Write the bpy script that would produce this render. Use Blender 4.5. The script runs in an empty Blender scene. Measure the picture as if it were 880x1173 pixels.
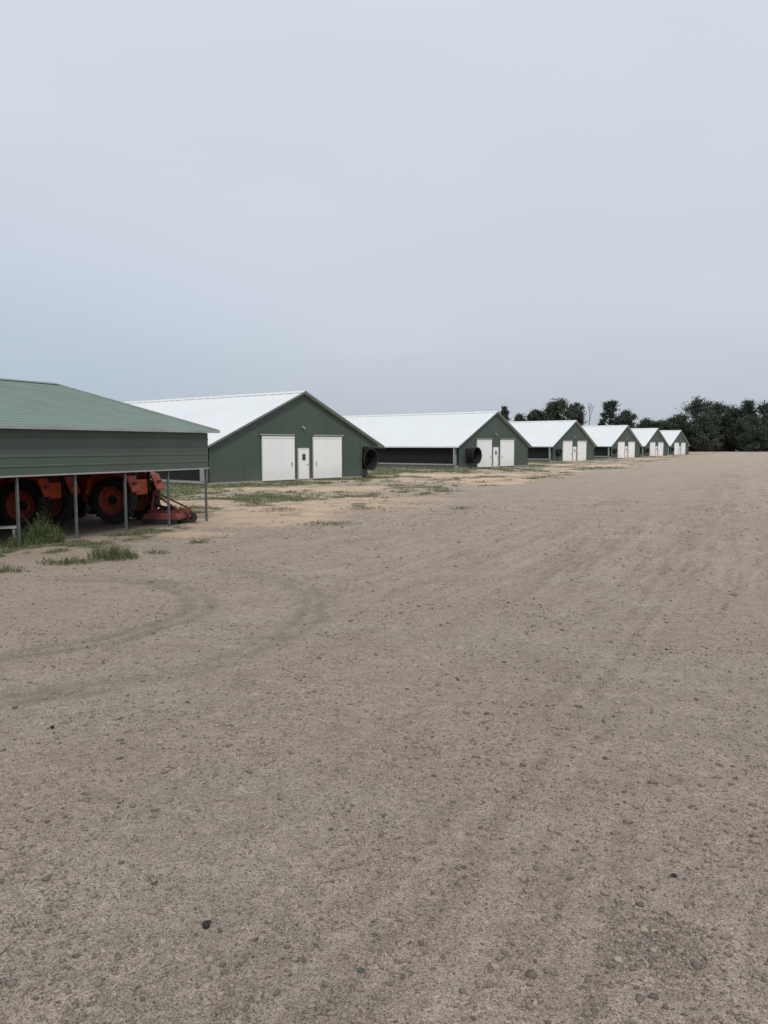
import bpy, math, random
import numpy as np
from mathutils import Vector, Matrix
random.seed(7)
C = bpy.context.scene.collection
R = math.radians
CAMH = 2.4; FPX = 900.0; PITCH = math.atan(76.5/900)

def gp(u, v):
    """photo pixel -> ground point (used to measure where things stand)"""
    a = (u-440)/FPX; b = (586.5-v)/FPX
    dy = math.cos(PITCH)+b*math.sin(PITCH); dz = -math.sin(PITCH)+b*math.cos(PITCH)
    k = CAMH/-dz
    return a*k, dy*k

# ------------------------------------------------------------------ noise
def _h(ix, iy, seed):
    n = (ix.astype(np.int64)*374761393 + iy.astype(np.int64)*668265263 + seed*1442695041) & 0xffffffff
    n = ((n ^ (n >> 13))*1274126177) & 0xffffffff
    n = n ^ (n >> 16)
    return (n & 0xffff)/65535.0
def vn(x, y, seed=0):
    x = np.asarray(x, float); y = np.asarray(y, float)
    ix = np.floor(x); iy = np.floor(y); fx = x-ix; fy = y-iy
    fx = fx*fx*(3-2*fx); fy = fy*fy*(3-2*fy)
    a = _h(ix, iy, seed); b = _h(ix+1, iy, seed); c = _h(ix, iy+1, seed); d = _h(ix+1, iy+1, seed)
    return (a*(1-fx)+b*fx)*(1-fy)+(c*(1-fx)+d*fx)*fy
def fbm(x, y, seed=0, o=4):
    s = 0; a = .5; t = 0
    for i in range(o):
        s = s+a*vn(x*2**i+i*17.3, y*2**i-i*9.1, seed+i); t += a; a *= .5
    return s/t
def sst(a, b, x):
    k = np.clip((x-a)/(b-a), 0, 1); return k*k*(3-2*k)

SAND = [(280, 592, 3.0, 3.2, 1.2), (345, 560, 7, 2.4, .9), (560, 543, 6, 2.5, .7), (340, 579, 5, 3.0, .9), (430, 572, 4, 4, .5), (690, 865, .5, .9, .15), (215, 612, 1.2, 1.0, .7)]
BARNS = [((-5.5, 53.4), 15.6), ((12.0, 85.0), 13.8), ((28.0, 116.0), 13.2), ((44.2, 144.0), 12.8), ((58.2, 168.5), 12.6), ((72.0, 192.0), 12.6)]
TRK = [(rt, random.Random(i).random()*50) for i, rt in enumerate((-10.4, -8.6, -7.2, -5.9, -4.6, -3.3, -2.1, -1.1, -.2, .9, 1.9, 3.0, 4.2, 5.9, 8.0))]
def fields(x, y):
    x = np.asarray(x, float); y = np.asarray(y, float)
    t = .899*x-.438*y; s = .438*x+.899*y
    tw = t+1.2*(fbm(s*.06, t*.05, 5, 2)-.5)
    st = fbm(tw*1.1, s*.06, 11, 3)
    st2 = fbm(tw*4.2, s*.18, 31, 4)
    st3 = fbm(tw*12, s*1.0, 35, 3)
    tk = np.zeros_like(x)
    for k, (rt, ph) in enumerate(TRK):                   # single wheel lines
        sn_ = s+ph*7
        tl = t-rt-1.2*(vn(sn_*.045, s*0+k, 200+k)-.5)-.10*(vn(sn_*.6, s*0+k, 300+k)-.5)
        amp = sst(.32, .62, vn(sn_*.10, s*0+k, 400+k))
        tk = tk+amp*(np.exp(-(tl/.06)**2)-.6*np.exp(-((tl-.16)/.08)**2)+.7*np.exp(-((tl-.32)/.05)**2))
    brk = .1+1.5*fbm(x*2.1, y*2.1, 39, 3)
    tk = tk*brk
    streak = .20*st+.34*st2+.46*st3
    loc = .05+1.25*sst(.3, .7, fbm(x*.22+3, y*.14, 37, 3))   # tracks come and go over the yard
    loc = loc*(.45+.55*sst(-6, 1, t))
    streak = .5+(streak-.5)*loc-.075*tk*(.4+.6*sst(-6, 1, t))
    rr = np.hypot(x+5.6, y-11.3)
    ring = np.zeros_like(x)
    for r0, a0 in ((2.65, 1), (2.95, .8), (4.45, .7), (4.7, .7)):
        ring = np.maximum(ring, a0*np.exp(-((rr-r0+.35*(fbm(x*.8, y*.8, 3)-.5))/.12)**2)*sst(-7.5, -4.5, x)*sst(16.5, 14, y))
    ring = np.clip(ring*(1.9*fbm(x*3, y*3, 8)+.02), 0, 1)
    edge = t+5.0*(fbm(x*.16, y*.16, 21)-.5)
    verge = sst(-13.2, -15.5, edge)
    far = sst(-21, -28, t)
    g = fbm(x*.42, y*.3, 41)
    gf = fbm(x*1.9, y*1.9, 47, 3)
    sand = verge*sst(.50, .66, fbm(x*.22+9, y*.22, 51))*.85
    sn = .2+1.6*fbm(x*.9, y*.9, 55)
    for u, v, a, b, k in SAND:
        p = gp(u, v); sand = np.maximum(sand, np.clip(k*sn*np.exp(-(((x-p[0])/a)**2+((y-p[1])/b)**2)), 0, 1))
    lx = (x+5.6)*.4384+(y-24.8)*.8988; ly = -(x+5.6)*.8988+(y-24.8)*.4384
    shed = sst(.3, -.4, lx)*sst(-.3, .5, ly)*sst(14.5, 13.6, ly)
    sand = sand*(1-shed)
    grass = verge*sst(.48-.13*far, .61-.12*far, .5*g+.5*gf)
    back = sst(26.5, 30, y)*sst(52, 44, y)*sst(-4.5, -7.5, x)*sst(.34, .52, .6*g+.4*gf)
    grass = np.maximum(grass, back)
    grass = grass*(1-.85*sand)
    for (bx, by), w in BARNS:                            # green strip along each barn's foot
        hx = (x-bx)*.643+(y-by)*.766; hy = -(x-bx)*.766+(y-by)*.643
        band = sst(-3.0, -.8, hy+2.6*(fbm(x*.7, y*.7, 44)-.5))*sst(.3, 0, hy)*(abs(hx) < w/2+1)
        door = sst(4.4, 3.6, abs(hx))
        side = sst(-w/2-5.5, -w/2-3.0, hx)*(hx < -w/2+.2)*sst(-1.5, 0, hy)*(hy < 100)
        grass = np.maximum(grass, np.clip(band*(1-.7*door)+side, 0, 1)*sst(.3, .5, .5*g+.5*gf))
    grass = grass*(1-shed)
    return t, s, streak, ring, shed, grass, sand
def height(x, y):
    t, s, streak, ring, shed, grass, sand = fields(x, y)
    d = np.hypot(x, y); near = sst(90, 15, d)
    h = near*(.04*(streak-.5)+.03*(fbm(x*.8, y*.8, 61)-.5)-.02*ring)
    h += sst(22, 6, d)*(.030*(fbm(x*5, y*5, 71, 3)-.5))
    return h

# ------------------------------------------------------------------ materials
def nodes(name):
    m = bpy.data.materials.new(name); m.use_nodes = True
    nt = m.node_tree; b = nt.nodes['Principled BSDF']
    return m, nt, b
def N(nt, t, **k):
    n = nt.nodes.new(t)
    for a, v in k.items(): setattr(n, a, v)
    return n
def ramp(nt, fac, stops):
    r = N(nt, 'ShaderNodeValToRGB')
    el = r.color_ramp.elements
    while len(el) < len(stops): el.new(.5)
    for e, (p, c) in zip(el, stops):
        e.position = p; e.color = (*c, 1) if len(c) == 3 else c
    nt.links.new(fac, r.inputs[0]); return r.outputs[0]
def mix(nt, f, a, b, mode='MIX'):
    m = N(nt, 'ShaderNodeMix', data_type='RGBA', blend_type=mode)
    for i, v in ((0, f), (6, a), (7, b)):
        if hasattr(v, 'links') or hasattr(v, 'is_linked'): nt.links.new(v, m.inputs[i])
        else: m.inputs[i].default_value = v if i == 0 else (*v, 1)
    return m.outputs[2]
def noise(nt, scale, detail=4, vec=None, rough=.55):
    n = N(nt, 'ShaderNodeTexNoise'); n.inputs['Scale'].default_value = scale
    n.inputs['Detail'].default_value = detail; n.inputs['Roughness'].default_value = rough
    if vec is None:
        g = N(nt, 'ShaderNodeNewGeometry'); vec = g.outputs['Position']
    nt.links.new(vec, n.inputs['Vector']); return n.outputs['Fac']
def mul3(c, k): return tuple(min(1, v*k) for v in c)
def simple(name, col, rough=.6, metal=0, var=.25, scale=3, streaks=False, bump=0, dirt=None):
    m, nt, b = nodes(name)
    g = N(nt, 'ShaderNodeNewGeometry'); vec = g.outputs['Position']
    if streaks:
        mp = N(nt, 'ShaderNodeMapping'); mp.inputs['Scale'].default_value = (1, 1, .15)
        nt.links.new(vec, mp.inputs[0]); vec = mp.outputs[0]
    f = noise(nt, scale, 6, vec)
    c = ramp(nt, f, [(.3, mul3(col, 1-var)), (.7, mul3(col, 1+var*.6))])
    if dirt:
        sp = N(nt, 'ShaderNodeSeparateXYZ'); nt.links.new(g.outputs['Position'], sp.inputs[0])
        n2 = noise(nt, 2.2, 5)
        ad = N(nt, 'ShaderNodeMath', operation='MULTIPLY_ADD'); nt.links.new(n2, ad.inputs[0]); ad.inputs[1].default_value = -1.0
        nt.links.new(sp.outputs[2], ad.inputs[2])
        mr = N(nt, 'ShaderNodeMapRange'); nt.links.new(ad.outputs[0], mr.inputs[0])
        mr.inputs[1].default_value = -.5; mr.inputs[2].default_value = .45; mr.inputs[3].default_value = .65; mr.inputs[4].default_value = 0
        c = mix(nt, mr.outputs[0], c, dirt)
    nt.links.new(c, b.inputs['Base Color'])
    b.inputs['Roughness'].default_value = rough; b.inputs['Metallic'].default_value = metal
    if bump:
        bp = N(nt, 'ShaderNodeBump'); bp.inputs['Strength'].default_value = bump; bp.inputs['Distance'].default_value = .02
        nt.links.new(noise(nt, scale*8, 4), bp.inputs['Height']); nt.links.new(bp.outputs[0], b.inputs['Normal'])
    return m
def island(name, cols, rough=.8, trans=0):
    m, nt, b = nodes(name)
    g = N(nt, 'ShaderNodeNewGeometry')
    c = ramp(nt, g.outputs['Random Per Island'], [(i/(len(cols)-1), c) for i, c in enumerate(cols)])
    nt.links.new(c, b.inputs['Base Color']); b.inputs['Roughness'].default_value = rough
    b.inputs['Specular IOR Level'].default_value = .2
    return m

M = {
 'green_wall': simple('green_siding', (.062, .092, .074), .6, 0, .10, .8, True, dirt=(.12, .115, .09)),
 'green_skirt': simple('green_panel', (.074, .100, .082), .55, 0, .10, 1.2, True),
 'green_roof': simple('green_roof_metal', (.145, .205, .165), .5, 0, .13, .9),
 'white_roof': simple('white_roof_metal', (.73, .765, .77), .42, .0, .04, .35),
 'white_door': simple('white_door_paint', (.90, .91, .91), .5, 0, .03, 1.5, True, dirt=(.72, .68, .62)),
 'white_trim': simple('white_trim', (.72, .74, .73), .5, 0, .06, 2),
 'pale_trim': simple('pale_trim', (.33, .35, .335), .5, 0, .15, 2),
 'dull_trim': simple('dull_green_grey_trim', (.16, .19, .17), .55, 0, .15, 2),
 'galv': simple('galvanised_steel', (.13, .14, .14), .55, .2, .25, 6),
 'dark': simple('dark_curtain', (.008, .009, .010), .9, 0, .3, 2),
 'black': simple('black_plastic', (.016, .016, .017), .6, 0, .2, 5),
 'grille': simple('dark_wire', (.022, .022, .023), .6, .2, .2, 5),
 'concrete': simple('concrete', (.36, .335, .30), .9, 0, .25, 4, bump=.4),
 'glass': simple('dark_glass', (.05, .055, .06), .15, 0, .1, 3),
 'orange': simple('orange_paint', (.58, .090, .028), .5, 0, .3, 5, dirt=(.18, .10, .065)),
 'rim': simple('dusty_orange_rim', (.40, .068, .03), .7, 0, .5, 9, dirt=(.18, .10, .07)),
 'red': simple('faded_red_paint', (.30, .034, .022), .7, 0, .5, 6, dirt=(.11, .06, .045)),
 'rubber': simple('tyre_rubber', (.016, .015, .015), .85, 0, .35, 8, dirt=(.05, .043, .036)),
 'cast': simple('dark_cast_metal', (.03, .03, .032), .6, .3, .3, 7),
 'bark': simple('bark', (.06, .053, .048), .9, 0, .35, 5),
 'deadwood': simple('dead_wood', (.16, .155, .15), .9, 0, .3, 5),
 'leaf': island('tree_leaves', [(.036, .050, .038), (.066, .086, .060), (.048, .066, .050), (.09, .106, .075)]),  # tree foliage palettes, lightened and blued to paint in distance haze
 'leaf2': island('tree_leaves_olive', [(.043, .055, .040), (.072, .088, .062), (.055, .068, .051), (.096, .11, .076)]),
 'pine': island('pine_needles', [(.032, .047, .039), (.052, .070, .056), (.04, .058, .048), (.07, .086, .068)]),
 'grass': island('grass_blades', [(.085, .115, .045), (.13, .155, .065), (.26, .235, .145), (.10, .13, .05), (.30, .26, .17), (.07, .095, .038)]),
 'weed': island('weed_leaves', [(.045, .078, .028), (.08, .12, .045), (.17, .17, .09), (.06, .098, .038)]),
 'stone': island('gravel_stones', [(.10, .085, .07), (.30, .25, .205), (.16, .133, .11), (.37, .315, .262), (.23, .188, .152), (.12, .103, .088), (.29, .242, .198), (.20, .165, .135)], .9),
 'rock_dark': simple('dark_rock', (.028, .026, .026), .95, 0, .4, 30, bump=.5),
 'rock_green': simple('grey_green_rock', (.10, .12, .10), .9, 0, .4, 30, bump=.5),
 'rock_tan': simple('tan_rock', (.3, .25, .21), .9, 0, .35, 30, bump=.5),
}

# ------------------------------------------------------------------ mesh helper
class MB:
    def __init__(s): s.v = []; s.f = []
    def add(s, vs, fs):
        o = len(s.v); s.v += [tuple(p) for p in vs]; s.f += [tuple(i+o for i in f) for f in fs]; return s
    def box(s, c, d, rot=None):
        vs = []
        for z in (-.5, .5):
            for x, y in ((-.5, -.5), (.5, -.5), (.5, .5), (-.5, .5)):
                p = Vector((x*d[0], y*d[1], z*d[2]))
                if rot is not None: p = rot @ p
                vs.append(p+Vector(c))
        return s.add(vs, [(3, 2, 1, 0), (4, 5, 6, 7), (0, 1, 5, 4), (1, 2, 6, 5), (2, 3, 7, 6), (3, 0, 4, 7)])
    def tube(s, p, q, r0, r1=None, n=8, cap=True):
        r1 = r0 if r1 is None else r1
        p = Vector(p); q = Vector(q); d = (q-p).normalized()
        a = d.orthogonal().normalized(); b = d.cross(a)
        vs = []
        for c, r in ((p, r0), (q, r1)):
            for i in range(n):
                w = 2*math.pi*i/n; vs.append(c+a*math.cos(w)*r+b*math.sin(w)*r)
        fs = [(i, (i+1) % n, n+(i+1) % n, n+i) for i in range(n)]
        if cap: fs += [tuple(range(n-1, -1, -1)), tuple(range(n, 2*n))]
        return s.add(vs, fs)
    def bar(s, p, q, w, h):
        p = Vector(p); q = Vector(q); d = q-p; L = d.length
        rot = d.to_track_quat('X', 'Z').to_matrix()
        return s.box((p+q)/2, (L, w, h), rot)
    def lathe(s, prof, c, n=32):                       # axis along y; prof = (r, y)
        vs = []; k = len(prof)
        for i in range(n):
            w = 2*math.pi*i/n
            for r, y in prof: vs.append((c[0]+r*math.cos(w), c[1]+y, c[2]+r*math.sin(w)))
        fs = [(i*k+j, i*k+j+1, ((i+1) % n)*k+j+1, ((i+1) % n)*k+j) for i in range(n) for j in range(k-1)]
        return s.add(vs, fs)
    def prism(s, poly, y0, y1):                        # poly of (x,z), extruded along y
        n = len(poly); vs = [(x, y0, z) for x, z in poly]+[(x, y1, z) for x, z in poly]
        return s.add(vs, [tuple(range(n)), tuple(range(2*n-1, n-1, -1))]+[(i, n+i, n+(i+1) % n, (i+1) % n) for i in range(n)])
    def mesh(s, name, mat, smooth=False):
        me = bpy.data.meshes.new(name); me.from_pydata(s.v, [], s.f); me.update()
        me.materials.append(mat)
        if smooth: me.polygons.foreach_set('use_smooth', [True]*len(me.polygons))
        return me
    def build(s, name, mat, parent=None, smooth=False, bevel=0):
        o = bpy.data.objects.new(name, s.mesh(name, mat, smooth)); C.objects.link(o); o.parent = parent
        if bevel:
            b = o.modifiers.new('bevel', 'BEVEL'); b.width = bevel; b.segments = 2; b.limit_method = 'ANGLE'
        return o
def npmesh(name, V, F, mat, parent=None):
    """V (n,3), F (m,k) arrays"""
    me = bpy.data.meshes.new(name); k = F.shape[1]
    me.vertices.add(len(V)); me.vertices.foreach_set('co', V.astype(np.float32).ravel())
    me.loops.add(F.size); me.loops.foreach_set('vertex_index', F.astype(np.int32).ravel())
    me.polygons.add(len(F)); me.polygons.foreach_set('loop_start', np.arange(0, F.size, k, dtype=np.int32))
    me.polygons.foreach_set('loop_total', np.full(len(F), k, dtype=np.int32))
    me.update(calc_edges=True); me.validate()
    me.materials.append(mat)
    o = bpy.data.objects.new(name, me); C.objects.link(o); o.parent = parent
    return o
def tag(o, label=None, cat=None, group=None, kind=None):
    if label: o['label'] = label
    if cat: o['category'] = cat
    if group: o['group'] = group
    if kind: o['kind'] = kind
    return o
def thing(name, loc, rz=0):
    o = bpy.data.objects.new(name, None); C.objects.link(o); o.location = loc; o.rotation_euler = (0, 0, rz); return o

# ------------------------------------------------------------------ ground
def spaced(lo, hi, base, k):
    a = [0.0]
    while a[-1] < hi: a.append(a[-1]+max(base, k*a[-1]))
    b = [0.0]
    while b[-1] > lo: b.append(b[-1]-max(base, k*-b[-1]))
    return np.array(b[:0:-1]+a)
xs = spaced(-1800, 1800, .035, .014)
ysf = [2.0]
while ysf[-1] < 2500: ysf.append(ysf[-1]+max(.035, .0105*ysf[-1]))
ys = np.array([-600, -200, -60, -20, -8, -3, 0, 1.]+ysf)
X, Y = np.meshgrid(xs, ys); nx, ny = len(xs), len(ys)
Xf, Yf = X.ravel(), Y.ravel()
V = np.stack([Xf, Yf, height(Xf, Yf)], 1)
i = np.arange((nx-1)*(ny-1)); r = i//(nx-1); c = i % (nx-1); a = r*nx+c
F = np.stack([a, a+1, a+nx+1, a+nx], 1)

def ground_material():
    m, nt, b = nodes('gravel_dirt')
    at = N(nt, 'ShaderNodeAttribute'); at.attribute_name = 'mask'
    sp = N(nt, 'ShaderNodeSeparateColor'); nt.links.new(at.outputs['Color'], sp.inputs[0])
    at2 = N(nt, 'ShaderNodeAttribute'); at2.attribute_name = 'wheel'
    s2 = N(nt, 'ShaderNodeSeparateColor'); nt.links.new(at2.outputs['Color'], s2.inputs[0])
    g = N(nt, 'ShaderNodeNewGeometry')
    n1 = noise(nt, .9, 8, rough=.68); n2 = noise(nt, 14, 6, rough=.75); n3 = noise(nt, 90, 3, rough=.75); n4 = noise(nt, .22, 5)
    n5 = noise(nt, 4.5, 6, rough=.7)
    base = ramp(nt, n1, [(.3, (.405, .333, .264)), (.5, (.468, .392, .318)), (.7, (.530, .455, .378))])
    base = mix(nt, ramp(nt, n4, [(.45, (0, 0, 0)), (.70, (.8, .8, .8))]), base, (.495, .385, .305))
    base = mix(nt, .8, base, ramp(nt, n5, [(.3, (.40, .40, .40)), (.5, (.5, .5, .5)), (.7, (.59, .59, .59))]), 'OVERLAY')
    base = mix(nt, .9, base, ramp(nt, n2, [(.25, (.32, .32, .32)), (.5, (.5, .5, .5)), (.75, (.66, .66, .66))]), 'OVERLAY')
    base = mix(nt, 1, base, ramp(nt, n3, [(.3, (.18, .18, .18)), (.5, (.5, .5, .5)), (.72, (.74, .74, .74))]), 'OVERLAY')
    # pebble speckle in two sizes
    pms = []
    for sc_, th, seed in ((62, .66, 0), (125, .5, 3.7)):
        mp = N(nt, 'ShaderNodeMapping'); mp.inputs['Location'].default_value = (seed, seed, 0); nt.links.new(g.outputs['Position'], mp.inputs[0])
        vo = N(nt, 'ShaderNodeTexVoronoi'); vo.inputs['Scale'].default_value = sc_
        nt.links.new(mp.outputs[0], vo.inputs['Vector'])
        vs = N(nt, 'ShaderNodeSeparateColor'); nt.links.new(vo.outputs['Color'], vs.inputs[0])
        pebc = ramp(nt, vs.outputs[1], [(0, (.14, .118, .098)), (.45, (.29, .242, .195)), (.85, (.42, .36, .298)), (1, (.50, .44, .375))])
        pf = N(nt, 'ShaderNodeMath', operation='GREATER_THAN'); nt.links.new(vs.outputs[0], pf.inputs[0]); pf.inputs[1].default_value = th
        ds = N(nt, 'ShaderNodeMath', operation='LESS_THAN'); nt.links.new(vo.outputs['Distance'], ds.inputs[0]); ds.inputs[1].default_value = .42
        pm = N(nt, 'ShaderNodeMath', operation='MULTIPLY'); nt.links.new(pf.outputs[0], pm.inputs[0]); nt.links.new(ds.outputs[0], pm.inputs[1])
        base = mix(nt, pm.outputs[0], base, pebc); pms.append(pm.outputs[0])
    stc = ramp(nt, s2.outputs[0], [(.36, (.38, .38, .38)), (.5, (.5, .5, .5)), (.64, (.59, .588, .583))])
    base = mix(nt, .7, base, stc, 'OVERLAY')
    rg = N(nt, 'ShaderNodeMath', operation='MULTIPLY'); nt.links.new(s2.outputs[1], rg.inputs[0]); rg.inputs[1].default_value = .6
    base = mix(nt, rg.outputs[0], base, (.22, .20, .158))
    def edge(src):                                                     # break a soft mask up with fine noise
        a_ = N(nt, 'ShaderNodeMath', operation='MULTIPLY_ADD'); nt.links.new(n5, a_.inputs[0]); a_.inputs[1].default_value = 1.3; nt.links.new(src, a_.inputs[2])
        r_ = N(nt, 'ShaderNodeMapRange', interpolation_type='SMOOTHSTEP'); nt.links.new(a_.outputs[0], r_.inputs[0]); r_.inputs[1].default_value = .80; r_.inputs[2].default_value = 1.3
        q_ = N(nt, 'ShaderNodeMath', operation='MINIMUM'); nt.links.new(r_.outputs[0], q_.inputs[0])
        w_ = N(nt, 'ShaderNodeMath', operation='MULTIPLY'); nt.links.new(src, w_.inputs[0]); w_.inputs[1].default_value = 2.5; nt.links.new(w_.outputs[0], q_.inputs[1])
        return q_.outputs[0]
    base = mix(nt, edge(sp.outputs[1]), base, ramp(nt, n1, [(.35, (.58, .42, .29)), (.65, (.70, .55, .41))]))
    base = mix(nt, edge(sp.outputs[0]), base, ramp(nt, n1, [(.35, (.095, .128, .055)), (.65, (.19, .19, .105))]))
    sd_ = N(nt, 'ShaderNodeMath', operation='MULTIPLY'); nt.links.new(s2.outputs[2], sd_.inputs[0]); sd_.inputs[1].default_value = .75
    base = mix(nt, sd_.outputs[0], base, (.11, .09, .072))           # bare soil under the shelter, darkened to paint in the roof's shade
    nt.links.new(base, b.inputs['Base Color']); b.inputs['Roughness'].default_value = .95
    b.inputs['Specular IOR Level'].default_value = .15
    bp = N(nt, 'ShaderNodeBump'); bp.inputs['Strength'].default_value = 1; bp.inputs['Distance'].default_value = .030
    ad = N(nt, 'ShaderNodeMath', operation='MULTIPLY_ADD'); nt.links.new(n3, ad.inputs[0]); ad.inputs[1].default_value = .7; nt.links.new(n2, ad.inputs[2])
    for pm, k in zip(pms, (.25, .12)):
        ad2 = N(nt, 'ShaderNodeMath', operation='MULTIPLY_ADD'); nt.links.new(pm, ad2.inputs[0]); ad2.inputs[1].default_value = k; nt.links.new(ad.outputs[0], ad2.inputs[2]); ad = ad2
    nt.links.new(ad.outputs[0], bp.inputs['Height']); nt.links.new(bp.outputs[0], b.inputs['Normal'])
    return m
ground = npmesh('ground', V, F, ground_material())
ground.data.polygons.foreach_set('use_smooth', [True]*len(ground.data.polygons))
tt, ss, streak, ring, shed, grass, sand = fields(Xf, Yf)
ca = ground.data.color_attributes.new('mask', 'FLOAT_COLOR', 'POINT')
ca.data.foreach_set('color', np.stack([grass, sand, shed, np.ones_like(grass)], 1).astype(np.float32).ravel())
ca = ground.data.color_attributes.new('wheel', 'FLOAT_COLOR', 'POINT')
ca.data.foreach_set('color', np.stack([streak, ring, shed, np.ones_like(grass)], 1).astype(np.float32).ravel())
tag(ground, 'wide grey tan gravel and dirt yard with long wheel tracks', 'ground', kind='structure')

# ------------------------------------------------------------------ gravel stones
rng = np.random.default_rng(3)
phi = (1+5**.5)/2
ICO = np.array([(-1, phi, 0), (1, phi, 0), (-1, -phi, 0), (1, -phi, 0), (0, -1, phi), (0, 1, phi), (0, -1, -phi), (0, 1, -phi), (phi, 0, -1), (phi, 0, 1), (-phi, 0, -1), (-phi, 0, 1)])/1.9
ICF = np.array([(0, 11, 5), (0, 5, 1), (0, 1, 7), (0, 7, 10), (0, 10, 11), (1, 5, 9), (5, 11, 4), (11, 10, 2), (10, 7, 6), (7, 1, 8), (3, 9, 4), (3, 4, 2), (3, 2, 6), (3, 6, 8), (3, 8, 9), (4, 9, 5), (2, 4, 11), (6, 2, 10), (8, 6, 7), (9, 8, 1)])
n = 110000
yy = 2.5*(34/2.5)**(rng.random(n)**1.0); xx = (rng.random(n)*2-1)*(yy*.56+.7)
pd = gp(758, 1088)                                        # loose darker patch at lower right
ne = 1500; exx = pd[0]+rng.normal(size=ne)*.12; exy = pd[1]+rng.normal(size=ne)*.13
t_, s_, st_, ri_, ve_, gr_, sa_ = fields(xx, yy)
dens = .2+1.0*sst(.53, .42, st_)+.9*sst(.5, .65, fbm(xx*.9, yy*.9, 91))
keep = rng.random(n) < np.clip(dens, 0, 1)*(1-.8*sst(-12.5, -14.5, t_))
xx, yy = np.concatenate([xx[keep], exx]), np.concatenate([yy[keep], exy]); n = len(xx)
size = np.clip(np.exp(rng.normal(math.log(.0034), .60, n)), .0018, .017)*(1+.045*yy)
S = (ICO[None]*(1+.5*rng.uniform(-1, 1, (n, 12, 1))))*size[:, None, None]
S *= rng.uniform([.6, .6, .4], [1.6, 1.6, .9], (n, 3))[:, None, :]
w = rng.random(n)*6.28; cs, sn = np.cos(w)[:, None], np.sin(w)[:, None]
S = np.stack([S[..., 0]*cs-S[..., 1]*sn, S[..., 0]*sn+S[..., 1]*cs, S[..., 2]], -1)
S += np.stack([xx, yy, height(xx, yy)+size*.2], 1)[:, None, :]
FF = (ICF[None]+(np.arange(n)*12)[:, None, None]).reshape(-1, 3)
tag(npmesh('gravel', S.reshape(-1, 3), FF, M['stone']), 'loose small stones strewn over the dirt yard', 'gravel', kind='stuff')

def rock(u, v, s, mat, label, seed):
    rg = np.random.default_rng(seed)
    import bmesh
    bm = bmesh.new(); bmesh.ops.create_icosphere(bm, subdivisions=3, radius=1)
    ax = rg.uniform(.7, 1.2, 3); pl = [Vector(rg.normal(size=3)).normalized() for _ in range(9)]
    for q in bm.verts:
        for p in pl:
            d = q.co.dot(p)
            if d > .66: q.co -= p*(d-.66)
        q.co = Vector((q.co.x*ax[0], q.co.y*ax[1], q.co.z*ax[2]*.75))*s*(1+.04*rg.normal())
    me = bpy.data.meshes.new('rock'); bm.to_mesh(me); bm.free(); me.materials.append(mat)
    o = bpy.data.objects.new('rock', me); C.objects.link(o)
    x, y = gp(u, v); o.location = (x, y, float(height(x, y))+s*.3)
    tag(o, label, 'rock')
rock(236, 1061, .029, M['rock_dark'], 'small black rock lying alone at lower left of the yard', 1)
rock(413, 1111, .022, M['rock_green'], 'grey green stone at the very bottom middle of the yard', 2)
rock(60, 835, .028, M['rock_dark'], 'dark stone at the far left edge of the gravel, below the wheel arc', 3)
rock(478, 868, .020, M['rock_tan'], 'tan stone in the middle of the gravel yard', 4)
rock(772, 1003, .017, M['rock_dark'], 'dark stone above the loose dark patch at lower right', 5)
rock(640, 1048, .016, M['rock_green'], 'grey stone left of the dark patch at lower right', 6)
rock(118, 1148, .018, M['rock_tan'], 'brown stone near the bottom left corner of the yard', 7)

# ------------------------------------------------------------------ poultry houses
def corrug(a0, a1, pitch, d, must=()):
    """list of (a, depth) of ribbed sheet"""
    pts = []; k = a0
    while k < a1-1e-6:
        pts += [(k, 0), (k+pitch*.72, 0), (k+pitch*.80, d), (k+pitch*.92, d)]
        k += pitch
    pts = [p for p in pts if p[0] < a1]+[(a1, 0)]
    for q in must:
        if all(abs(p[0]-q) > 1e-3 for p in pts): pts.append((q, 0))
    return sorted(pts)

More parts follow.
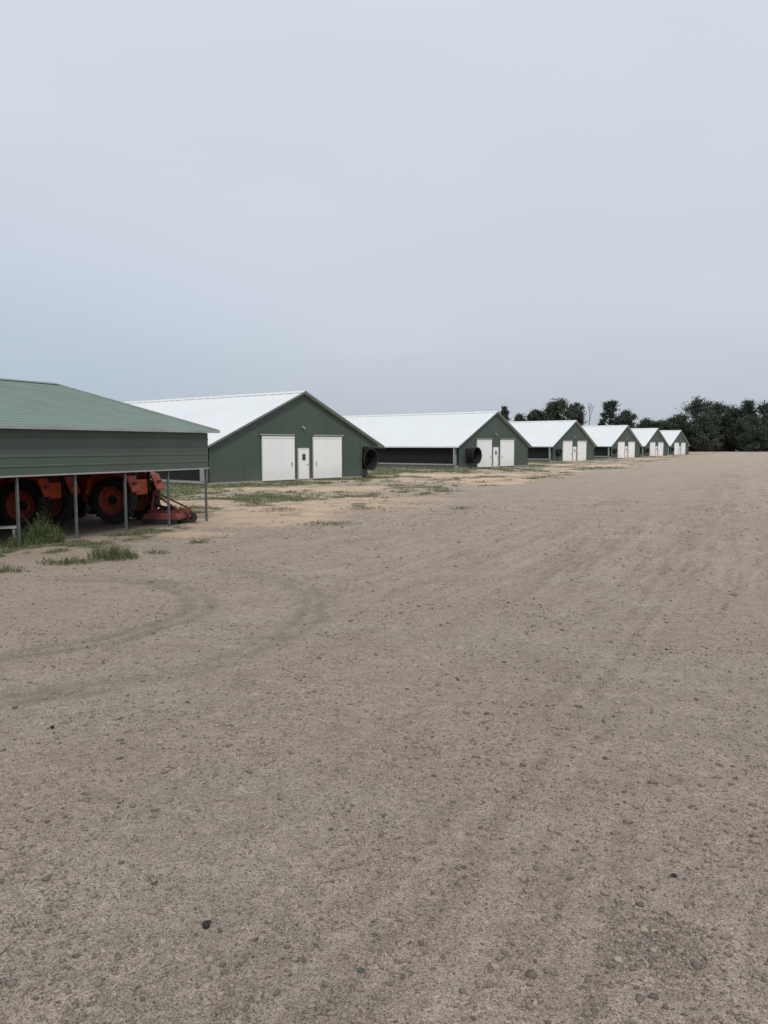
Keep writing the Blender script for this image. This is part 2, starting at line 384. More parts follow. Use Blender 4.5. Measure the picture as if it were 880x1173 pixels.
def poultry_house(loc, w, label, fan, L=120, he=2.5, hp=6.0, ob=.45, rw=None):
    """rw: where the front wall stops at the right, leaving a recess under the roof"""
    root = thing('poultry_house', (*loc, 0), R(50)); hw = w/2; sl = (hp-he)/hw
    tag(root, label, 'barn', 'row of green poultry barns with white roofs')
    R_ = hw if rw is None else rw
    top = lambda x: he+(hp-he)*(1-abs(x)/hw)-.10
    m = MB(); P = corrug(-hw, R_, .3048, -.010, (0,))
    vs = [(x, d, .12) for x, d in P]+[(x, d, top(x)) for x, d in P]; k = len(P)
    m.add(vs, [(i, i+1, k+i+1, k+i) for i in range(k-1)]); m.build('gable_wall', M['green_wall'], root)
    m = MB(); m.add([(-hw, L, 0), (hw, L, 0), (hw, L, he-.1), (0, L, hp-.1), (-hw, L, he-.1)], [(0, 1, 2, 3, 4)]); m.build('rear_wall', M['green_wall'], root)
    m = MB(); m.box(((R_-hw)/2, .05, .02), (R_+hw+.06, .2, .24)); m.build('foundation', M['concrete'], root)
    m = MB(); m.box((-(hw-.1), L/2+.1, he/2-.12), (.06, L-.25, he-.05)); m.build('side_wall', M['green_wall'], root)
    fy0 = 0
    if rw is None:
        m = MB(); m.box((hw-.1, L/2+.1, he/2-.12), (.06, L-.25, he-.05)); m.build('side_wall', M['green_wall'], root)
    else:
        fy0 = .9
        m = MB(); m.add([(R_, .01, .1), (R_, fy0, .1), (R_, fy0, top(R_)), (R_, .01, top(R_))], [(0, 1, 2, 3)]); m.build('recess_wall', M['green_wall'], root)
        m = MB(); m.add([(R_, fy0, .1), (hw-.1, fy0, .1), (hw-.1, fy0, top(hw-.1)), (R_, fy0, top(R_))], [(0, 1, 2, 3)]); m.build('recess_wall', M['green_wall'], root)
        m = MB(); m.add([(R_, .0, 2.3), (hw, .0, 2.3), (hw, .0, he-.08), (R_, .0, top(R_))], [(0, 1, 2, 3)]); m.build('header_panel', M['green_wall'], root)
        m = MB(); m.box((hw-.13, L/2+fy0/2+.1, he/2-.12), (.06, L-fy0-.25, he-.05)); m.build('side_wall', M['green_wall'], root)
    # long screened opening on the left side, set in a shallow box frame
    LO = 70; zt = 2.21; zc = (ob+zt)/2; zh = zt-ob
    m = MB(); m.box((-hw-.06, LO/2+.35, zc), (.06, LO-.2, zh)); m.build('curtain', M['dark'], root)
    m = MB()
    m.box((-hw-.20, LO/2+.3, ob-.07), (.46, LO, .14)); m.box((-hw-.20, LO/2+.3, zt+.03), (.44, LO, .06))
    m.box((-hw-.20, .33, zc), (.50, .10, zh)); m.box((-hw-.20, LO+.3, zc), (.50, .10, zh))
    m.build('opening_frame', M['pale_trim'], root)
    kh = ob-.15
    m = MB(); m.box((-hw-.08, L/2, kh/2), (.26, L, kh)); m.build('knee_wall', M['concrete'], root)
    for xc in (-hw+.03, R_-.03):
        m = MB(); zt_ = top(abs(xc)) if rw and xc > 0 else he-.15
        m.box((xc, -.03, (.12+zt_)/2), (.12, .05, zt_-.16)); m.build('corner_trim', M['green_skirt'], root)
    # roof
    ov = .45; fy = -.30; m = MB(); Q = corrug(fy, L+.3, .9, .02)
    for sx in (-1, 1):
        vs = [(0, y, hp+d) for y, d in Q]+[(sx*(hw+ov), y, he-sl*ov+d) for y, d in Q]; k = len(Q)
        m.add(vs, [(i, i+1, k+i+1, k+i) if sx > 0 else (i+1, i, k+i, k+i+1) for i in range(k-1)])
        m.add([(0, fy+.02, hp-.05), (0, L+.28, hp-.05), (sx*(hw+ov-.02), L+.28, he-sl*ov-.05), (sx*(hw+ov-.02), fy+.02, he-sl*ov-.05)], [(0, 1, 2, 3)])
    roof = m.build('roof', M['white_roof'], root)
    m = MB(); m.prism([(-.28, hp-.28*sl+.045), (0, hp+.065), (.28, hp-.28*sl+.045), (.28, hp-.28*sl+.03), (0, hp+.05), (-.28, hp-.28*sl+.03)], fy-.03, L+.33)
    m.build('ridge_cap', M['white_trim'], roof)
    for sx in (-1, 1):
        e = sx*(hw+ov); ze = he-sl*ov
        m = MB(); m.prism([(0, hp+.03), (e, ze+.03), (e, ze-.10), (0, hp-.10)][::sx], fy-.035, fy-.005); m.build('rake_trim', M['dull_trim'], roof)
        m = MB(); m.box((e+sx*.02, L/2, ze-.06), (.03, L+.6, .13)); m.build('eave_trim', M['white_trim'], roof)
    # sliding doors
    for sx in (-1, 1):
        cx = sx*2.3; m = MB(); P = corrug(cx-1.4, cx+1.4, .28, -.010)
        vs = [(x, -.10+d, .10) for x, d in P]+[(x, -.10+d, 2.98) for x, d in P]; k = len(P)
        m.add(vs, [(i, i+1, k+i+1, k+i) for i in range(k-1)])
        m.add([(cx-1.4, -.10, .1), (cx-1.4, -.03, .1), (cx-1.4, -.03, 2.98), (cx-1.4, -.10, 2.98)], [(0, 1, 2, 3)])
        m.add([(cx+1.4, -.10, .1), (cx+1.4, -.03, .1), (cx+1.4, -.03, 2.98), (cx+1.4, -.10, 2.98)], [(3, 2, 1, 0)])
        d = m.build('sliding_door', M['white_door'], root)
        m = MB()
        for zz in (.16, 2.92): m.box((cx, -.125, zz), (2.84, .02, .10))
        for xx_ in (-1.38, 1.38): m.box((cx+xx_, -.125, 1.54), (.06, .02, 2.65))
        m.build('door_frame', M['white_door'], d)
        m = MB(); m.box((cx+sx*.08, -.12, 3.08), (3.0, .10, .09)); m.build('door_track', M['pale_trim'], d)
        m = MB(); m.box((cx-sx*1.15, -.16, 1.15), (.05, .05, .28)); m.build('handle', M['pale_trim'], d)
    # entry door
    m = MB(); m.box((0, -.06, 1.12), (.86, .06, 2.0)); d = m.build('entry_door', M['white_door'], root)
    m = MB(); m.box((0, -.10, 1.60), (.30, .02, .42)); m.build('door_window', M['glass'], d)
    m = MB(); m.tube((.33, -.15, 1.1), (.33, -.09, 1.1), .035); m.build('handle', M['cast'], d)
    m = MB(); m.box((-.47, -.05, 1.15), (.08, .08, 2.1)); m.box((.47, -.05, 1.15), (.08, .08, 2.1)); m.box((0, -.05, 2.17), (.86, .08, .08)); m.build('door_frame', M['white_trim'], root)
    m = MB(); m.tube((0, -.28, 3.5), (0, -.02, 3.62), .05, .09, 10); m.build('lamp', M['pale_trim'], root)
    # fan: a short dark drum that flares a little
    fx, fo, fr = fan; fo = -fo
    m = MB(); m.box((fx, fy0-.10, 1.35), (1.46*fr, .14, 1.46*fr)); fn = m.build('exhaust_fan', M['cast'], root)
    m = MB(); m.lathe([(.72*fr, -.16), (.76*fr, fo*.5), (.82*fr, fo+.10), (.86*fr, fo+.03), (.86*fr, fo), (.80*fr, fo), (.78*fr, fo+.10), (.73*fr, fo*.5), (.69*fr, -.16)], (fx, fy0, 1.35), 36); m.build('cone', M['black'], fn, True)
    m = MB(); m.lathe([(.001, -.42), (.12, -.42), (.12, -.25), (.001, -.25)], (fx, fy0, 1.35), 16)
    m.build('hub', M['grille'], fn)
    for q in range(5):
        a = q*2*math.pi/5; m = MB(); dx, dz = math.cos(a), math.sin(a); ex, ez = -dz, dx
        pp = []
        for r_, wd, tw in ((.1, .08, .06), (.4*fr, .14, .05), (.63*fr, .16, .03)):
            for sg in (-1, 1): pp.append((fx+dx*r_+ex*wd*sg, fy0-.33+tw*sg, 1.35+dz*r_+ez*wd*sg))
        m.add(pp, [(0, 1, 3, 2), (2, 3, 5, 4)]); m.build('blade', M['black'], fn)
    return root
LB = [('nearest and largest green barn beside the shelter, round black fan at its right end', (6.80, 1.15, .95), .22, 5.95),
      ('second green barn from the left, black fan left of its white doors', (-5.0, 1.0, 1.0), .5, None),
      ('third green barn from the left, in the middle of the row', (-5.3, .5, .65), .5, None),
      ('fourth green barn from the left, between the third and fifth', (-5.3, .5, .55), .5, None),
      ('fifth green barn from the left, next to last in the row', (-5.3, .5, .55), .5, None),
      ('farthest and smallest looking green barn, last at the right by the trees', (-5.3, .5, .55), .5, None)]
for (loc, w), (lb, fan, ob, rw) in zip(BARNS, LB): poultry_house(loc, w, lb, fan, ob=ob, rw=rw)

# ------------------------------------------------------------------ equipment shelter
sh = thing('equipment_shelter', (-5.6, 24.8, 0), R(64))
tag(sh, 'open green metal equipment shelter on steel posts at the left edge, tractors parked beneath', 'carport')
SP = 1.74; NP = 7; X0 = -SP*(NP-1)-.3; X1 = .3; HE = 2.84; HR = 4.55; YB = 13.8; YR = 6.9; sl = (HR-HE)/(YR+.25)
zr = lambda y: HE+(min(y, YB-y)+.25)*sl
Q = corrug(-.25, YR, .3, .02)
m = MB(); k = len(Q)
m.add([(X0, y, zr(y)+d) for y, d in Q]+[(X1, y, zr(y)+d) for y, d in Q], [(i, k+i, k+i+1, i+1) for i in range(k-1)])
m.add([(X0, YB-y, zr(y)+d) for y, d in Q]+[(X1, YB-y, zr(y)+d) for y, d in Q], [(i+1, k+i+1, k+i, i) for i in range(k-1)])
for y0, y1 in ((-.24, YR), (YR, YB+.24)):
    m.add([(X0+.02, y0, zr(y0)-.04), (X1-.02, y0, zr(y0)-.04), (X1-.02, y1, zr(y1)-.04), (X0+.02, y1, zr(y1)-.04)], [(0, 1, 2, 3)])
roof = m.build('roof', M['green_roof'], sh)
m = MB(); xa, xb = X0-.01, X1+.01
m.add([(xa, YR-.2, HR-.2*sl+.035), (xb, YR-.2, HR-.2*sl+.035), (xb, YR, HR+.05), (xa, YR, HR+.05), (xa, YR+.2, HR-.2*sl+.035), (xb, YR+.2, HR-.2*sl+.035)], [(0, 1, 2, 3), (3, 2, 5, 4)]); m.build('ridge_cap', M['green_roof'], roof)
m = MB(); m.box(((X0+X1)/2, -.275, HE-.02), (X1-X0+.06, .04, .08)); m.build('eave_trim', M['pale_trim'], roof)
for xe in (X0-.02, X1+.02):
    for y0, y1 in ((-.27, YR), (YB+.27, YR)):
        m = MB(); m.bar((xe, y0, zr(y0)+.01), (xe, y1, zr(y1)+.01), .03, .08); m.build('rake_trim', M['pale_trim'], roof)
def skirt(y, sgn):
    ZB = 1.70 if sgn < 0 else .15; Qz = corrug(ZB, HE-.06, .23, .014*sgn)
    m = MB(); k = len(Qz)
    m.add([(X0+.2, y+d, z) for z, d in Qz]+[(.04, y+d, z) for z, d in Qz], [(i, k+i, k+i+1, i+1) for i in range(k-1)])
    p = m.build('front_panel' if sgn < 0 else 'back_panel', M['green_skirt'], sh)
    m = MB(); m.box(((X0+.2)/2, y+.012*sgn, ZB-.025), (-X0-.12, .045, .04)); m.build('bottom_trim', M['pale_trim'], p)
skirt(-.04, -1); skirt(YB+.04, 1)
for xe in (X0+.3, 0.0):
    m = MB(); m.add([(xe, .0, 2.1), (xe, YB, 2.1), (xe, YB, HE), (xe, YR, HR-.12), (xe, 0, HE)], [(0, 1, 2, 3, 4)]); m.build('gable_panel', M['green_skirt'], sh)
m = MB(); m.box((X0+.33, YB/2, 1.06), (.04, YB-.1, 2.1)); m.build('end_wall', M['green_skirt'], sh)
m = MB(); m.box((0.0, 9.2, 1.06), (.04, 9.0, 2.08)); m.build('end_wall', M['green_skirt'], sh)
for kx in range(NP):
    x = -SP*kx
    for y in (.0, YB):
        m = MB(); m.box((x, y+.035 if y == 0 else y-.06, HE/2-.04), (.055, .055, HE+.02)); m.build('post', M['galv'], sh)
    m = MB(); m.bar((x, .04, HE-.06), (x, YR, HR-.17), .06, .06); m.bar((x, YB-.04, HE-.06), (x, YR, HR-.17), .06, .06)
    m.bar((x, 3.2, zr(3.2)-.14), (x, YB-3.2, zr(3.2)-.14), .05, .05); m.build('rafter', M['galv'], sh)

# ------------------------------------------------------------------ tractors (one built, one copied)
tr = thing('tractor', (-8.12, 24.75, 0), R(166)); tr.scale = (1.15, 1.15, 1.15)
tag(tr, 'orange tractor under the shelter, just left of the red mower', 'tractor', 'orange tractors under the shelter')
def wheel(cx, cy, r, wd, side, lugs):
    m = MB(); h = wd/2
    m.lathe([(r*.60, -h*.8), (r*.80, -h), (r*.93, -h*.9), (r*.96, -h*.4), (r*.96, h*.4), (r*.93, h*.9), (r*.80, h), (r*.60, h*.8)], (cx, cy, r), 40)
    for q in range(lugs):
        for sg in (-1, 1):
            a = 2*math.pi*(q+(.5 if sg > 0 else 0))/lugs; b_ = a+.16
            p = (cx+r*.965*math.cos(a), cy+sg*h*.95, r+r*.965*math.sin(a)); p2 = (cx+r*.975*math.cos(b_), cy+sg*.01, r+r*.975*math.sin(b_))
            m.bar(p, p2, r*.05, r*.07)
    w_ = m.build('wheel', M['rubber'], tr)
    m = MB(); m.lathe([(.001, side*h*.15), (r*.2, side*h*.15), (r*.30, side*h*.0), (r*.50, side*h*.2), (r*.57, side*h*.8), (r*.61, side*h*.81), (r*.61, -side*h*.8), (r*.5, -side*h*.7), (r*.5, side*-.05), (.001, -.05*side)], (cx, cy, r), 32)
    m.build('rim', M['rim'], w_)
    m = MB(); m.lathe([(.001, side*h*.5), (r*.16, side*h*.5), (r*.20, side*h*.1)], (cx, cy, r), 12); m.build('hub', M['cast'], w_)
for s_ in (-1, 1):
    wheel(0, s_*.62, .62, .34, s_, 20); wheel(2.0, s_*.58, .42, .26, s_, 16)
m = MB(); m.box((.1, 0, .72), (.7, .42, .5)); m.box((1.15, 0, .68), (1.7, .34, .36)); m.tube((0, -.55, .62), (0, .55, .62), .1, n=12); m.tube((2.0, -.5, .42), (2.0, .5, .42), .07, n=10)
m.box((.55, .42, .5), (.6, .3, .12)); m.box((.55, -.42, .5), (.6, .3, .12)); m.build('chassis', M['cast'], tr, bevel=.02)
m = MB(); m.box((-.32, 0, .95), (.3, .62, .42)); m.build('rear_housing', M['orange'], tr, bevel=.03)
m = MB(); m.prism([(.75, .70), (2.45, .72), (2.50, 1.0), (2.42, 1.16), (1.9, 1.28), (.75, 1.34)], -.29, .29); m.build('hood', M['orange'], tr, bevel=.05)
m = MB(); m.box((2.51, 0, .98), (.04, .40, .30)); m.build('grille', M['black'], tr)
for s_ in (-1, 1):
    m = MB(); m.tube((2.44, s_*.17, 1.13), (2.5, s_*.17, 1.11), .05, n=12); m.build('headlight', M['glass'], tr)
    m = MB(); pts = [(-.70, .88), (-.52, 1.28), (-.1, 1.42), (.32, 1.40), (.64, 1.18), (.74, .82)]
    inner = [(x*.95, z-.04) for x, z in pts]
    for q in range(len(pts)-1):
        m.prism([pts[q], pts[q+1], inner[q+1], inner[q]], s_*.40, s_*.82)
    m.prism([(-.5, .85), (-.45, 1.24), (-.1, 1.38), (.32, 1.36), (.58, 1.13), (.66, .8)], s_*.38, s_*.41)
    m.build('fender', M['orange'], tr)
    m = MB(); m.box((-.66, s_*.62, 1.08), (.03, .16, .08)); m.build('tail_light', M['red'], tr)
m = MB(); m.box((.02, 0, 1.12), (.46, .46, .12)); m.box((-.24, 0, 1.36), (.1, .44, .44), Matrix.Rotation(-.15, 3, 'Y')); m.build('seat', M['black'], tr, bevel=.04)
m = MB(); m.tube((.85, 0, 1.2), (.62, 0, 1.46), .025)
for q in range(16):
    a, b_ = q*math.pi/8, (q+1)*math.pi/8
    m.tube((.62+.08*math.cos(a), .19*math.sin(a), 1.46+.13*math.cos(a)), (.62+.08*math.cos(b_), .19*math.sin(b_), 1.46+.13*math.cos(b_)), .016, n=6)
m.build('steering_wheel', M['black'], tr)
m = MB()
for s_ in (-1, 1): m.bar((-.45, s_*.36, .8), (-.5, s_*.36, 2.1), .06, .08)
m.bar((-.5, -.39, 2.1), (-.5, .39, 2.1), .08, .06); m.build('roll_bar', M['cast'], tr)
m = MB(); m.tube((1.7, .31, 1.25), (1.7, .31, 1.75), .03); m.build('exhaust_pipe', M['cast'], tr)
for s_ in (-1, 1):
    m = MB(); m.bar((1.0, s_*.40, .55), (1.0, s_*.40, 1.42), .08, .14); m.bar((1.0, s_*.40, 1.4), (2.15, s_*.43, 1.12), .07, .18); m.bar((2.15, s_*.43, 1.12), (2.95, s_*.47, .4), .07, .18)
    m.build('loader_arm', M['orange'], tr)
    m = MB(); m.tube((1.02, s_*.42, .8), (1.75, s_*.44, 1.12), .03); m.tube((2.1, s_*.46, 1.28), (2.85, s_*.47, .75), .025); m.build('hydraulic_cylinder', M['galv'], tr)
m = MB(); pr = [(3.0, .62), (2.92, .3), (3.0, .08), (3.55, .05), (3.55, .07), (3.03, .11), (2.96, .31), (3.04, .62)]
m.prism(pr, -.80, .80)
for s_ in (-1, 1): m.prism([(3.0, .62), (2.92, .3), (3.0, .08), (3.55, .05)], s_*.80, s_*.82)
m.build('bucket', M['orange'], tr)
def copy_tree(o, parent=None):
    c = o.copy(); C.objects.link(c); c.parent = parent
    for ch in list(o.children): copy_tree(ch, c)
    return c
t2 = copy_tree(tr); t2.location = (-10.05, 22.75, 0); t2.rotation_euler = (0, 0, R(172)); t2['label'] = 'orange tractor at the left picture edge, behind the leftmost shelter posts and the bushy weeds'

rc = thing('rotary_cutter', (-6.72, 24.45, 0), R(172))
tag(rc, 'low dark red rotary mower behind the orange tractor, near the right end of the shelter', 'mower')
m = MB(); m.prism([(-.6, .22), (-.52, .32), (.45, .32), (.56, .22), (.56, .14), (-.6, .14)], -.7, .7); m.build('deck', M['red'], rc, bevel=.02)
m = MB(); m.box((-.05, 0, .42), (.28, .26, .18)); m.tube((.05, 0, .44), (.65, 0, .60), .045); m.build('gearbox', M['cast'], rc)
m = MB()
for sy in (-.36, .36):
    m.bar((.40, sy, .34), (.45, sy*.2, .95), .05, .06); m.bar((.45, sy*.3, .92), (-.55, sy*1.2, .38), .04, .05); m.bar((-.58, sy, .37), (.5, sy, .37), .06, .06)
m.build('hitch_frame', M['red'], rc)
m = MB(); m.lathe([(.05, -.05), (.16, -.06), (.17, 0), (.16, .06), (.05, .05)], (-.74, 0, .17), 20); m.build('tail_wheel', M['rubber'], rc)
m = MB(); m.bar((-.74, .09, .17), (-.66, .09, .38), .03, .05); m.bar((-.74, -.09, .17), (-.66, -.09, .38), .03, .05); m.bar((-.45, 0, .36), (-.7, 0, .38), .2, .04); m.build('wheel_fork', M['red'], rc)
for s_ in (-1, 1):
    m = MB(); m.box((-.02, s_*.72, .08), (1.1, .03, .14)); m.build('skid', M['cast'], rc)

# pale steel stand at the very left
x, y = gp(3, 624)
st = thing('steel_stand', (x-.05, y, 0), R(20)); tag(st, 'low pale metal stand by the weeds at the left picture edge', 'stand')
m = MB(); m.box((0, 0, .42), (.75, .30, .05)); m.build('top', M['pale_trim'], st)
for sx in (-.3, .3):
    for sy in (-.11, .11):
        m = MB(); m.bar((sx*1.15, sy*1.3, 0), (sx, sy, .40), .035, .035); m.build('leg', M['pale_trim'], st)

# ------------------------------------------------------------------ grass and weeds
def blades(name, pts, hts, wid, rg, mat, parent=None, lean=.45, base=None):
    n = len(pts); a = rg.random(n)*6.283; b = rg.random(n)*6.283
    dx, dy = np.cos(a), np.sin(a); wx, wy = np.cos(b), np.sin(b)
    l = rg.random(n)*lean*hts
    p0 = pts; mid = pts+np.stack([dx*l*.35, dy*l*.35, hts*.6], 1); tip = pts+np.stack([dx*l, dy*l, hts*.95], 1)
    W = np.stack([wx, wy, np.zeros(n)], 1)*np.asarray(wid).reshape(-1, 1)/2
    V = np.stack([p0-W*.7, p0+W*.7, mid+W, mid-W, tip+W*.15, tip-W*.15], 1).reshape(-1, 3)
    o = (np.arange(n)*6)[:, None]
    F = np.concatenate([o+np.array([[0, 1, 2, 3]]), o+np.array([[3, 2, 4, 5]])], 0)
    return npmesh(name, V, F, mat, parent)
n = 220000
yy = 15*(95/15)**rng.random(n); xx = -yy*.56+rng.random(n)*yy*.95
t_, s_, st_, ri_, ve_, gr_, sa_ = fields(xx, yy)
hx = (xx+5.4)*.643+(yy-53.4)*.766; hy = -(xx+5.4)*.766+(yy-53.4)*.643
inh = (abs(hx) < 8) & (hy > 0)
keep = (gr_*fbm(xx*1.3, yy*1.3, 77) > .20+.25*rng.random(n)) & ~inh
xx, yy = xx[keep], yy[keep]; n = len(xx)
pts = np.stack([xx, yy, height(xx, yy)-.01], 1)
tag(blades('grass', pts, rng.uniform(.02, .09, n)*(1+.6*(yy > 30))*(.5+fbm(xx*2, yy*2, 78)), rng.uniform(.006, .014, n)*(1+yy/20), rng, M['grass'], lean=1.0), 'thin patchy grass on the verge between the shelter and the barns', 'grass', kind='stuff')

def weed(u, v, rx, ry, h, nn, label, seed):
    rg = np.random.default_rng(seed); x, y = gp(u, v)
    root = thing('weed_clump', (x, y, float(height(x, y))), 0); tag(root, label, 'weeds')
    a = rg.random(nn)*6.283; r_ = rg.random(nn)**.7
    px, py = np.cos(a)*r_*rx, np.sin(a)*r_*ry
    lob = .2+1.3*vn(px/rx*2.6+5, py/ry*2.2+seed, seed)
    hh = h*lob*(1-.4*r_**2)*rg.uniform(.4, 1.15, nn)
    blades('stems', np.stack([px, py, np.full(nn, -.01)], 1), hh, rg.uniform(.006, .014, nn), rg, M['weed'], root, .7)
    k = nn*2; i = rg.integers(0, nn, k); f = rg.uniform(.15, 1, k)
    c = np.stack([px[i], py[i], hh[i]*f], 1)+rg.normal(size=(k, 3))*[.03, .03, .01]
    A = rg.normal(size=(k, 3)); A /= np.linalg.norm(A, axis=1)[:, None]; B = np.cross(A, rg.normal(size=(k, 3))); B /= np.linalg.norm(B, axis=1)[:, None]
    sz = rg.uniform(.010, .028, k)[:, None]*(.6+h)
    V = np.stack([c-A*sz, c+B*sz*.4, c+A*sz, c-B*sz*.4], 1).reshape(-1, 3); F = np.arange(k*4).reshape(-1, 4)
    npmesh('leaves', V, F, M['weed'], root)
weed(44, 622, .62, .5, .60, 900, 'tall bushy green weeds in front of the shelter, beside its left posts', 11)
weed(18, 626, .4, .35, .32, 320, 'short weeds at the foot of the leftmost visible shelter post', 12)
weed(130, 640, .56, .42, .33, 480, 'knee high green weeds in front of the third shelter post, tallest in the middle', 13)
weed(78, 645, .65, .35, .17, 330, 'low spreading weeds left of the knee high clump before the shelter', 14)
weed(182, 634, .35, .25, .12, 120, 'small green weed tuft between the shelter posts and the wheel arc', 15)
weed(228, 622, .40, .3, .12, 120, 'small weed tuft in front of the right corner post of the shelter', 16)
weed(380, 601, .9, .7, .12, 280, 'low weed patch on the edge of the gravel, before the second white door', 17)
weed(8, 655, .4, .2, .16, 130, 'low weeds at the left picture edge below the metal stand', 18)
weed(528, 583, .5, .7, .12, 140, 'lone low weed patch at the gravel edge, before the second barn', 19)
weed(415, 583, .9, .8, .12, 200, 'thin weed patch before the right end of the nearest barn', 20)
weed(322, 584, .8, .7, .13, 200, 'weed patch on pale sand before the first white door', 21)

# ------------------------------------------------------------------ trees
def leaf_quads(name, c, s, rg, mat, parent=None):
    k = len(c); A = rg.normal(size=(k, 3)); A /= np.linalg.norm(A, axis=1)[:, None]
    B = np.cross(A, rg.normal(size=(k, 3))); B /= np.linalg.norm(B, axis=1)[:, None]
    s = s[:, None]
    V = np.stack([c-A*s, c+B*s*.7, c+A*s, c-B*s*.7], 1).reshape(-1, 3)
    return npmesh(name, V, np.arange(k*4).reshape(-1, 4), mat, parent)
def tree(u, v, z, wpx, label, seed, kind='broad', base=.25):
    """u, v = photo column and row of the tree top, z = distance, wpx = crown width"""
    rg = np.random.default_rng(seed); rd = random.Random(seed)
    x = (u-440)/FPX*z; H = CAMH+(510-v)/FPX*z; W = wpx/FPX*z/2
    root = thing('pine_tree' if kind == 'pine' else 'broadleaf_tree', (x, z, 0), rd.random()*6); tag(root, label, 'tree', 'trees beyond the far end of the yard')
    m = MB(); p = Vector((0, 0, -.2)); r = H*.017
    for q in range(6):
        nq = Vector((rd.uniform(-.25, .25), rd.uniform(-.25, .25), H*.93*(q+1)/6)); r2 = r*.78
        m.tube(p, nq, r, r2, 7, False); p, r = nq, r2
    clumps = []; nc = 40 if kind == 'broad' else 30
    for q in range(nc):
        f = (q+rd.random())/nc
        if kind == 'broad':
            zc = H*(base+(.92-base)*f); prof = math.sin(math.pi*min(1, .22+f*.68))**.55
        else:
            zc = H*(base+.05+(.88-base)*f); prof = 1.0-.62*f
        a = q*2.4+rd.uniform(-.6, .6); rad = W*prof*rd.uniform(.25, .9)
        cpt = Vector((math.cos(a)*rad, math.sin(a)*rad, zc)); cr = W*rd.uniform(.18, .40)*(.9 if kind == 'pine' else 1)
        clumps.append((cpt, cr))
        st_z = max(zc-rd.uniform(.05, .15)*H, H*.15)
        m.tube((0, 0, st_z), cpt, H*.006, H*.002, 5, False)
    clumps.append((Vector((rd.uniform(-.15, .15)*W, 0, H-W*.26)), W*.30))
    m.build('trunk', M['bark'], root)
    cs = []
    for cpt, cr in clumps:
        k = int(150+90*cr); d = rg.normal(size=(k, 3)); d /= np.linalg.norm(d, axis=1)[:, None]
        rr_ = (rg.random(k)**.6)*cr*(1+.45*rg.normal(size=k))
        cs.append(np.array(cpt)+d*rr_[:, None]*[1, 1, .62 if kind == 'pine' else .8])
    cs = np.concatenate(cs); cs[:, 2] = np.minimum(cs[:, 2], H+.4)
    leaf_quads('crown', cs, rg.uniform(.14, .38, len(cs)), rg, M['pine'] if kind == 'pine' else (M['leaf'] if seed % 2 else M['leaf2']), root)
T = [
 (577, 465, 265, 20, 'pine', 'slim dark tree rising just right of the second barn roof'),
 (594, 474, 270, 20, 'broad', 'small tree top showing above the left end of the third barn roof'),
 (613, 469, 280, 26, 'broad', 'low round tree above the third barn roof, left of the wide crown'),
 (636, 458, 275, 44, 'broad', 'wide dark tree crown above the ridge of the third barn'),
 (658, 461, 285, 28, 'broad', 'tall tree touching the wide crown, left of the bare dead tree'),
 (697, 458, 270, 34, 'pine', 'rounded dark pine standing above the fourth barn roof'),
 (716, 470, 280, 28, 'broad', 'smaller tree right of the rounded pine above the fourth barn'),
 (738, 480, 310, 30, 'broad', 'low tree above the fifth barn roof'),
 (757, 481, 315, 30, 'broad', 'low tree between the fifth and sixth barn roofs'),
 (776, 475, 310, 30, 'broad', 'tree right above the last barn roof'),
 (797, 456, 300, 42, 'broad', 'tall tree leading the dark wood right of the last barn'),
 (820, 461, 305, 44, 'broad', 'broad tree second in the dark wood right of the barns'),
 (838, 465, 300, 38, 'broad', 'lower tree in the dip of the wood at right'),
 (853, 457, 298, 36, 'pine', 'tall pine near the right picture edge'),
 (872, 461, 300, 44, 'broad', 'broad tree at the right picture edge'),
 (898, 464, 300, 42, 'broad', 'tree cut off by the right picture edge'),
 (808, 474, 292, 38, 'broad', 'shorter front tree at the foot of the two tall wood trees'),
 (860, 476, 290, 42, 'broad', 'shorter front tree below the tall pine at right'),
]
for q, (u, v, z, wpx, kd, lb) in enumerate(T): tree(u, v, z, wpx, lb, 100+q, kd, .08 if u > 730 else .2)
dz = 280; dt = thing('dead_tree', ((673-440)/FPX*dz, dz, 0)); tag(dt, 'bare dead tree without leaves right of the wide dark crown', 'tree')
m = MB(); rd = random.Random(5)
def br(p, d, L, r, lv):
    q = p+d*L; m.tube(p, q, r, r*.6, 5, False)
    if lv == 0: return
    for _ in range(3):
        nd = (d+Vector((rd.uniform(-.35, .35), rd.uniform(-.35, .35), rd.uniform(.1, .5)))).normalized(); br(q, nd, L*rd.uniform(.36, .48), r*.55, lv-1)
br(Vector((0, 0, 0)), Vector((.02, 0, 1)), 10.0, .2, 3)
m.build('trunk', M['deadwood'], dt)
# undergrowth and far woods
rg = np.random.default_rng(9); n = 60000
x = rg.uniform(30, 190, n); hgt = 4.5+4.5*fbm(x*.08, x*0, 15); hgt = np.where(x > 103, hgt+4.0, hgt)
c = np.stack([x, rg.uniform(303, 318, n), rg.random(n)**.8*hgt], 1)
tag(leaf_quads('undergrowth', c, rg.uniform(.3, .7, n), rg, M['leaf'], None), 'dense dark brush along the foot of the trees beyond the yard', 'undergrowth', kind='stuff')
n = 26000; x = rg.uniform(-420, 460, n); hgt = 6+5*fbm(x*.06, x*0, 25)
c = np.stack([x, rg.uniform(440, 470, n), rg.random(n)**.8*hgt], 1)
tag(leaf_quads('distant_wood', c, rg.uniform(.9, 1.8, n), rg, M['leaf'], None), 'low far wood behind the barns', 'wood', kind='stuff')

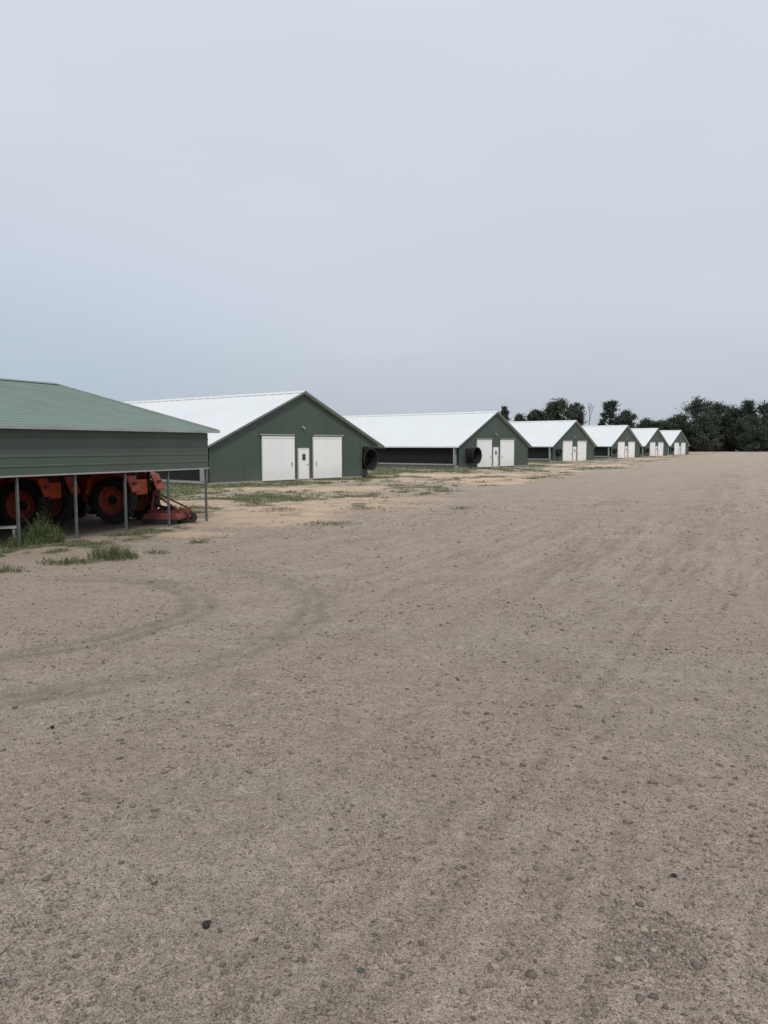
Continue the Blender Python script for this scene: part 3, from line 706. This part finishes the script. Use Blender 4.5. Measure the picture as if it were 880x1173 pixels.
# ------------------------------------------------------------------ light and sky
EL = 50; sun_dir = Vector((.16, -.85, 0)).normalized()*math.cos(R(EL))+Vector((0, 0, math.sin(R(EL))))
sd = bpy.data.lights.new('sun', 'SUN'); sd.energy = 1.5; sd.angle = R(10); sd.color = (1, .95, .88)
so = bpy.data.objects.new('sun', sd); C.objects.link(so); so.rotation_euler = sun_dir.to_track_quat('Z', 'Y').to_euler()
W = bpy.data.worlds.new('World'); bpy.context.scene.world = W; W.use_nodes = True; nt = W.node_tree
bg = nt.nodes['Background']; out = nt.nodes['World Output']
sky = N(nt, 'ShaderNodeTexSky'); sky.sky_type = 'NISHITA'; sky.sun_disc = False; sky.sun_elevation = R(EL)
sky.sun_rotation = math.atan2(sun_dir.x, sun_dir.y); sky.dust_density = 3; sky.air_density = 1.2
nt.links.new(sky.outputs[0], bg.inputs[0]); bg.inputs[1].default_value = .10
tc = N(nt, 'ShaderNodeTexCoord'); sp = N(nt, 'ShaderNodeSeparateXYZ'); nt.links.new(tc.outputs['Generated'], sp.inputs[0])
mp = N(nt, 'ShaderNodeMapping'); mp.inputs['Scale'].default_value = (1, 1, 3.2); nt.links.new(tc.outputs['Generated'], mp.inputs[0])
nz = noise(nt, 1.7, 4, mp.outputs[0], .5)
md = N(nt, 'ShaderNodeMath', operation='MULTIPLY_ADD'); nt.links.new(nz, md.inputs[0]); md.inputs[1].default_value = .34; nt.links.new(sp.outputs[2], md.inputs[2])
sb = N(nt, 'ShaderNodeMath', operation='SUBTRACT'); nt.links.new(md.outputs[0], sb.inputs[0]); sb.inputs[1].default_value = .17
col = ramp(nt, sb.outputs[0], [(0, (.50, .55, .615)), (.06, (.535, .59, .66)), (.18, (.61, .665, .745)), (.34, (.67, .715, .80)), (.5, (.72, .76, .835)), (1, (.80, .83, .88))])
# bluer hazy bank low in the west (left)
nl = noise(nt, 2.4, 4, mp.outputs[0], .5)
mx1 = N(nt, 'ShaderNodeMapRange', interpolation_type='SMOOTHSTEP'); nt.links.new(sp.outputs[0], mx1.inputs[0]); mx1.inputs[1].default_value = .05; mx1.inputs[2].default_value = -.5
mz1 = N(nt, 'ShaderNodeMapRange', interpolation_type='SMOOTHSTEP'); nt.links.new(sp.outputs[2], mz1.inputs[0]); mz1.inputs[1].default_value = .30; mz1.inputs[2].default_value = .06
p1 = N(nt, 'ShaderNodeMath', operation='MULTIPLY'); nt.links.new(mx1.outputs[0], p1.inputs[0]); nt.links.new(mz1.outputs[0], p1.inputs[1])
p2 = N(nt, 'ShaderNodeMath', operation='MULTIPLY'); nt.links.new(p1.outputs[0], p2.inputs[0]); nt.links.new(nl, p2.inputs[1])
col = mix(nt, p2.outputs[0], col, (.43, .54, .68))
b2 = N(nt, 'ShaderNodeBackground'); nt.links.new(col, b2.inputs[0]); b2.inputs[1].default_value = 1.0
mx = N(nt, 'ShaderNodeMixShader'); mx.inputs[0].default_value = .92
nt.links.new(bg.outputs[0], mx.inputs[1]); nt.links.new(b2.outputs[0], mx.inputs[2]); nt.links.new(mx.outputs[0], out.inputs[0])

cam = bpy.data.cameras.new('camera'); co = bpy.data.objects.new('camera', cam); C.objects.link(co)
cam.sensor_fit = 'HORIZONTAL'; cam.sensor_width = 36; cam.lens = 36*FPX/880; cam.clip_end = 6000
co.location = (0, 0, CAMH); co.rotation_euler = (math.pi/2-PITCH, 0, 0)
sc = bpy.context.scene; sc.camera = co
sc.view_settings.view_transform = 'Standard'; sc.view_settings.look = 'None'; sc.view_settings.exposure = 0
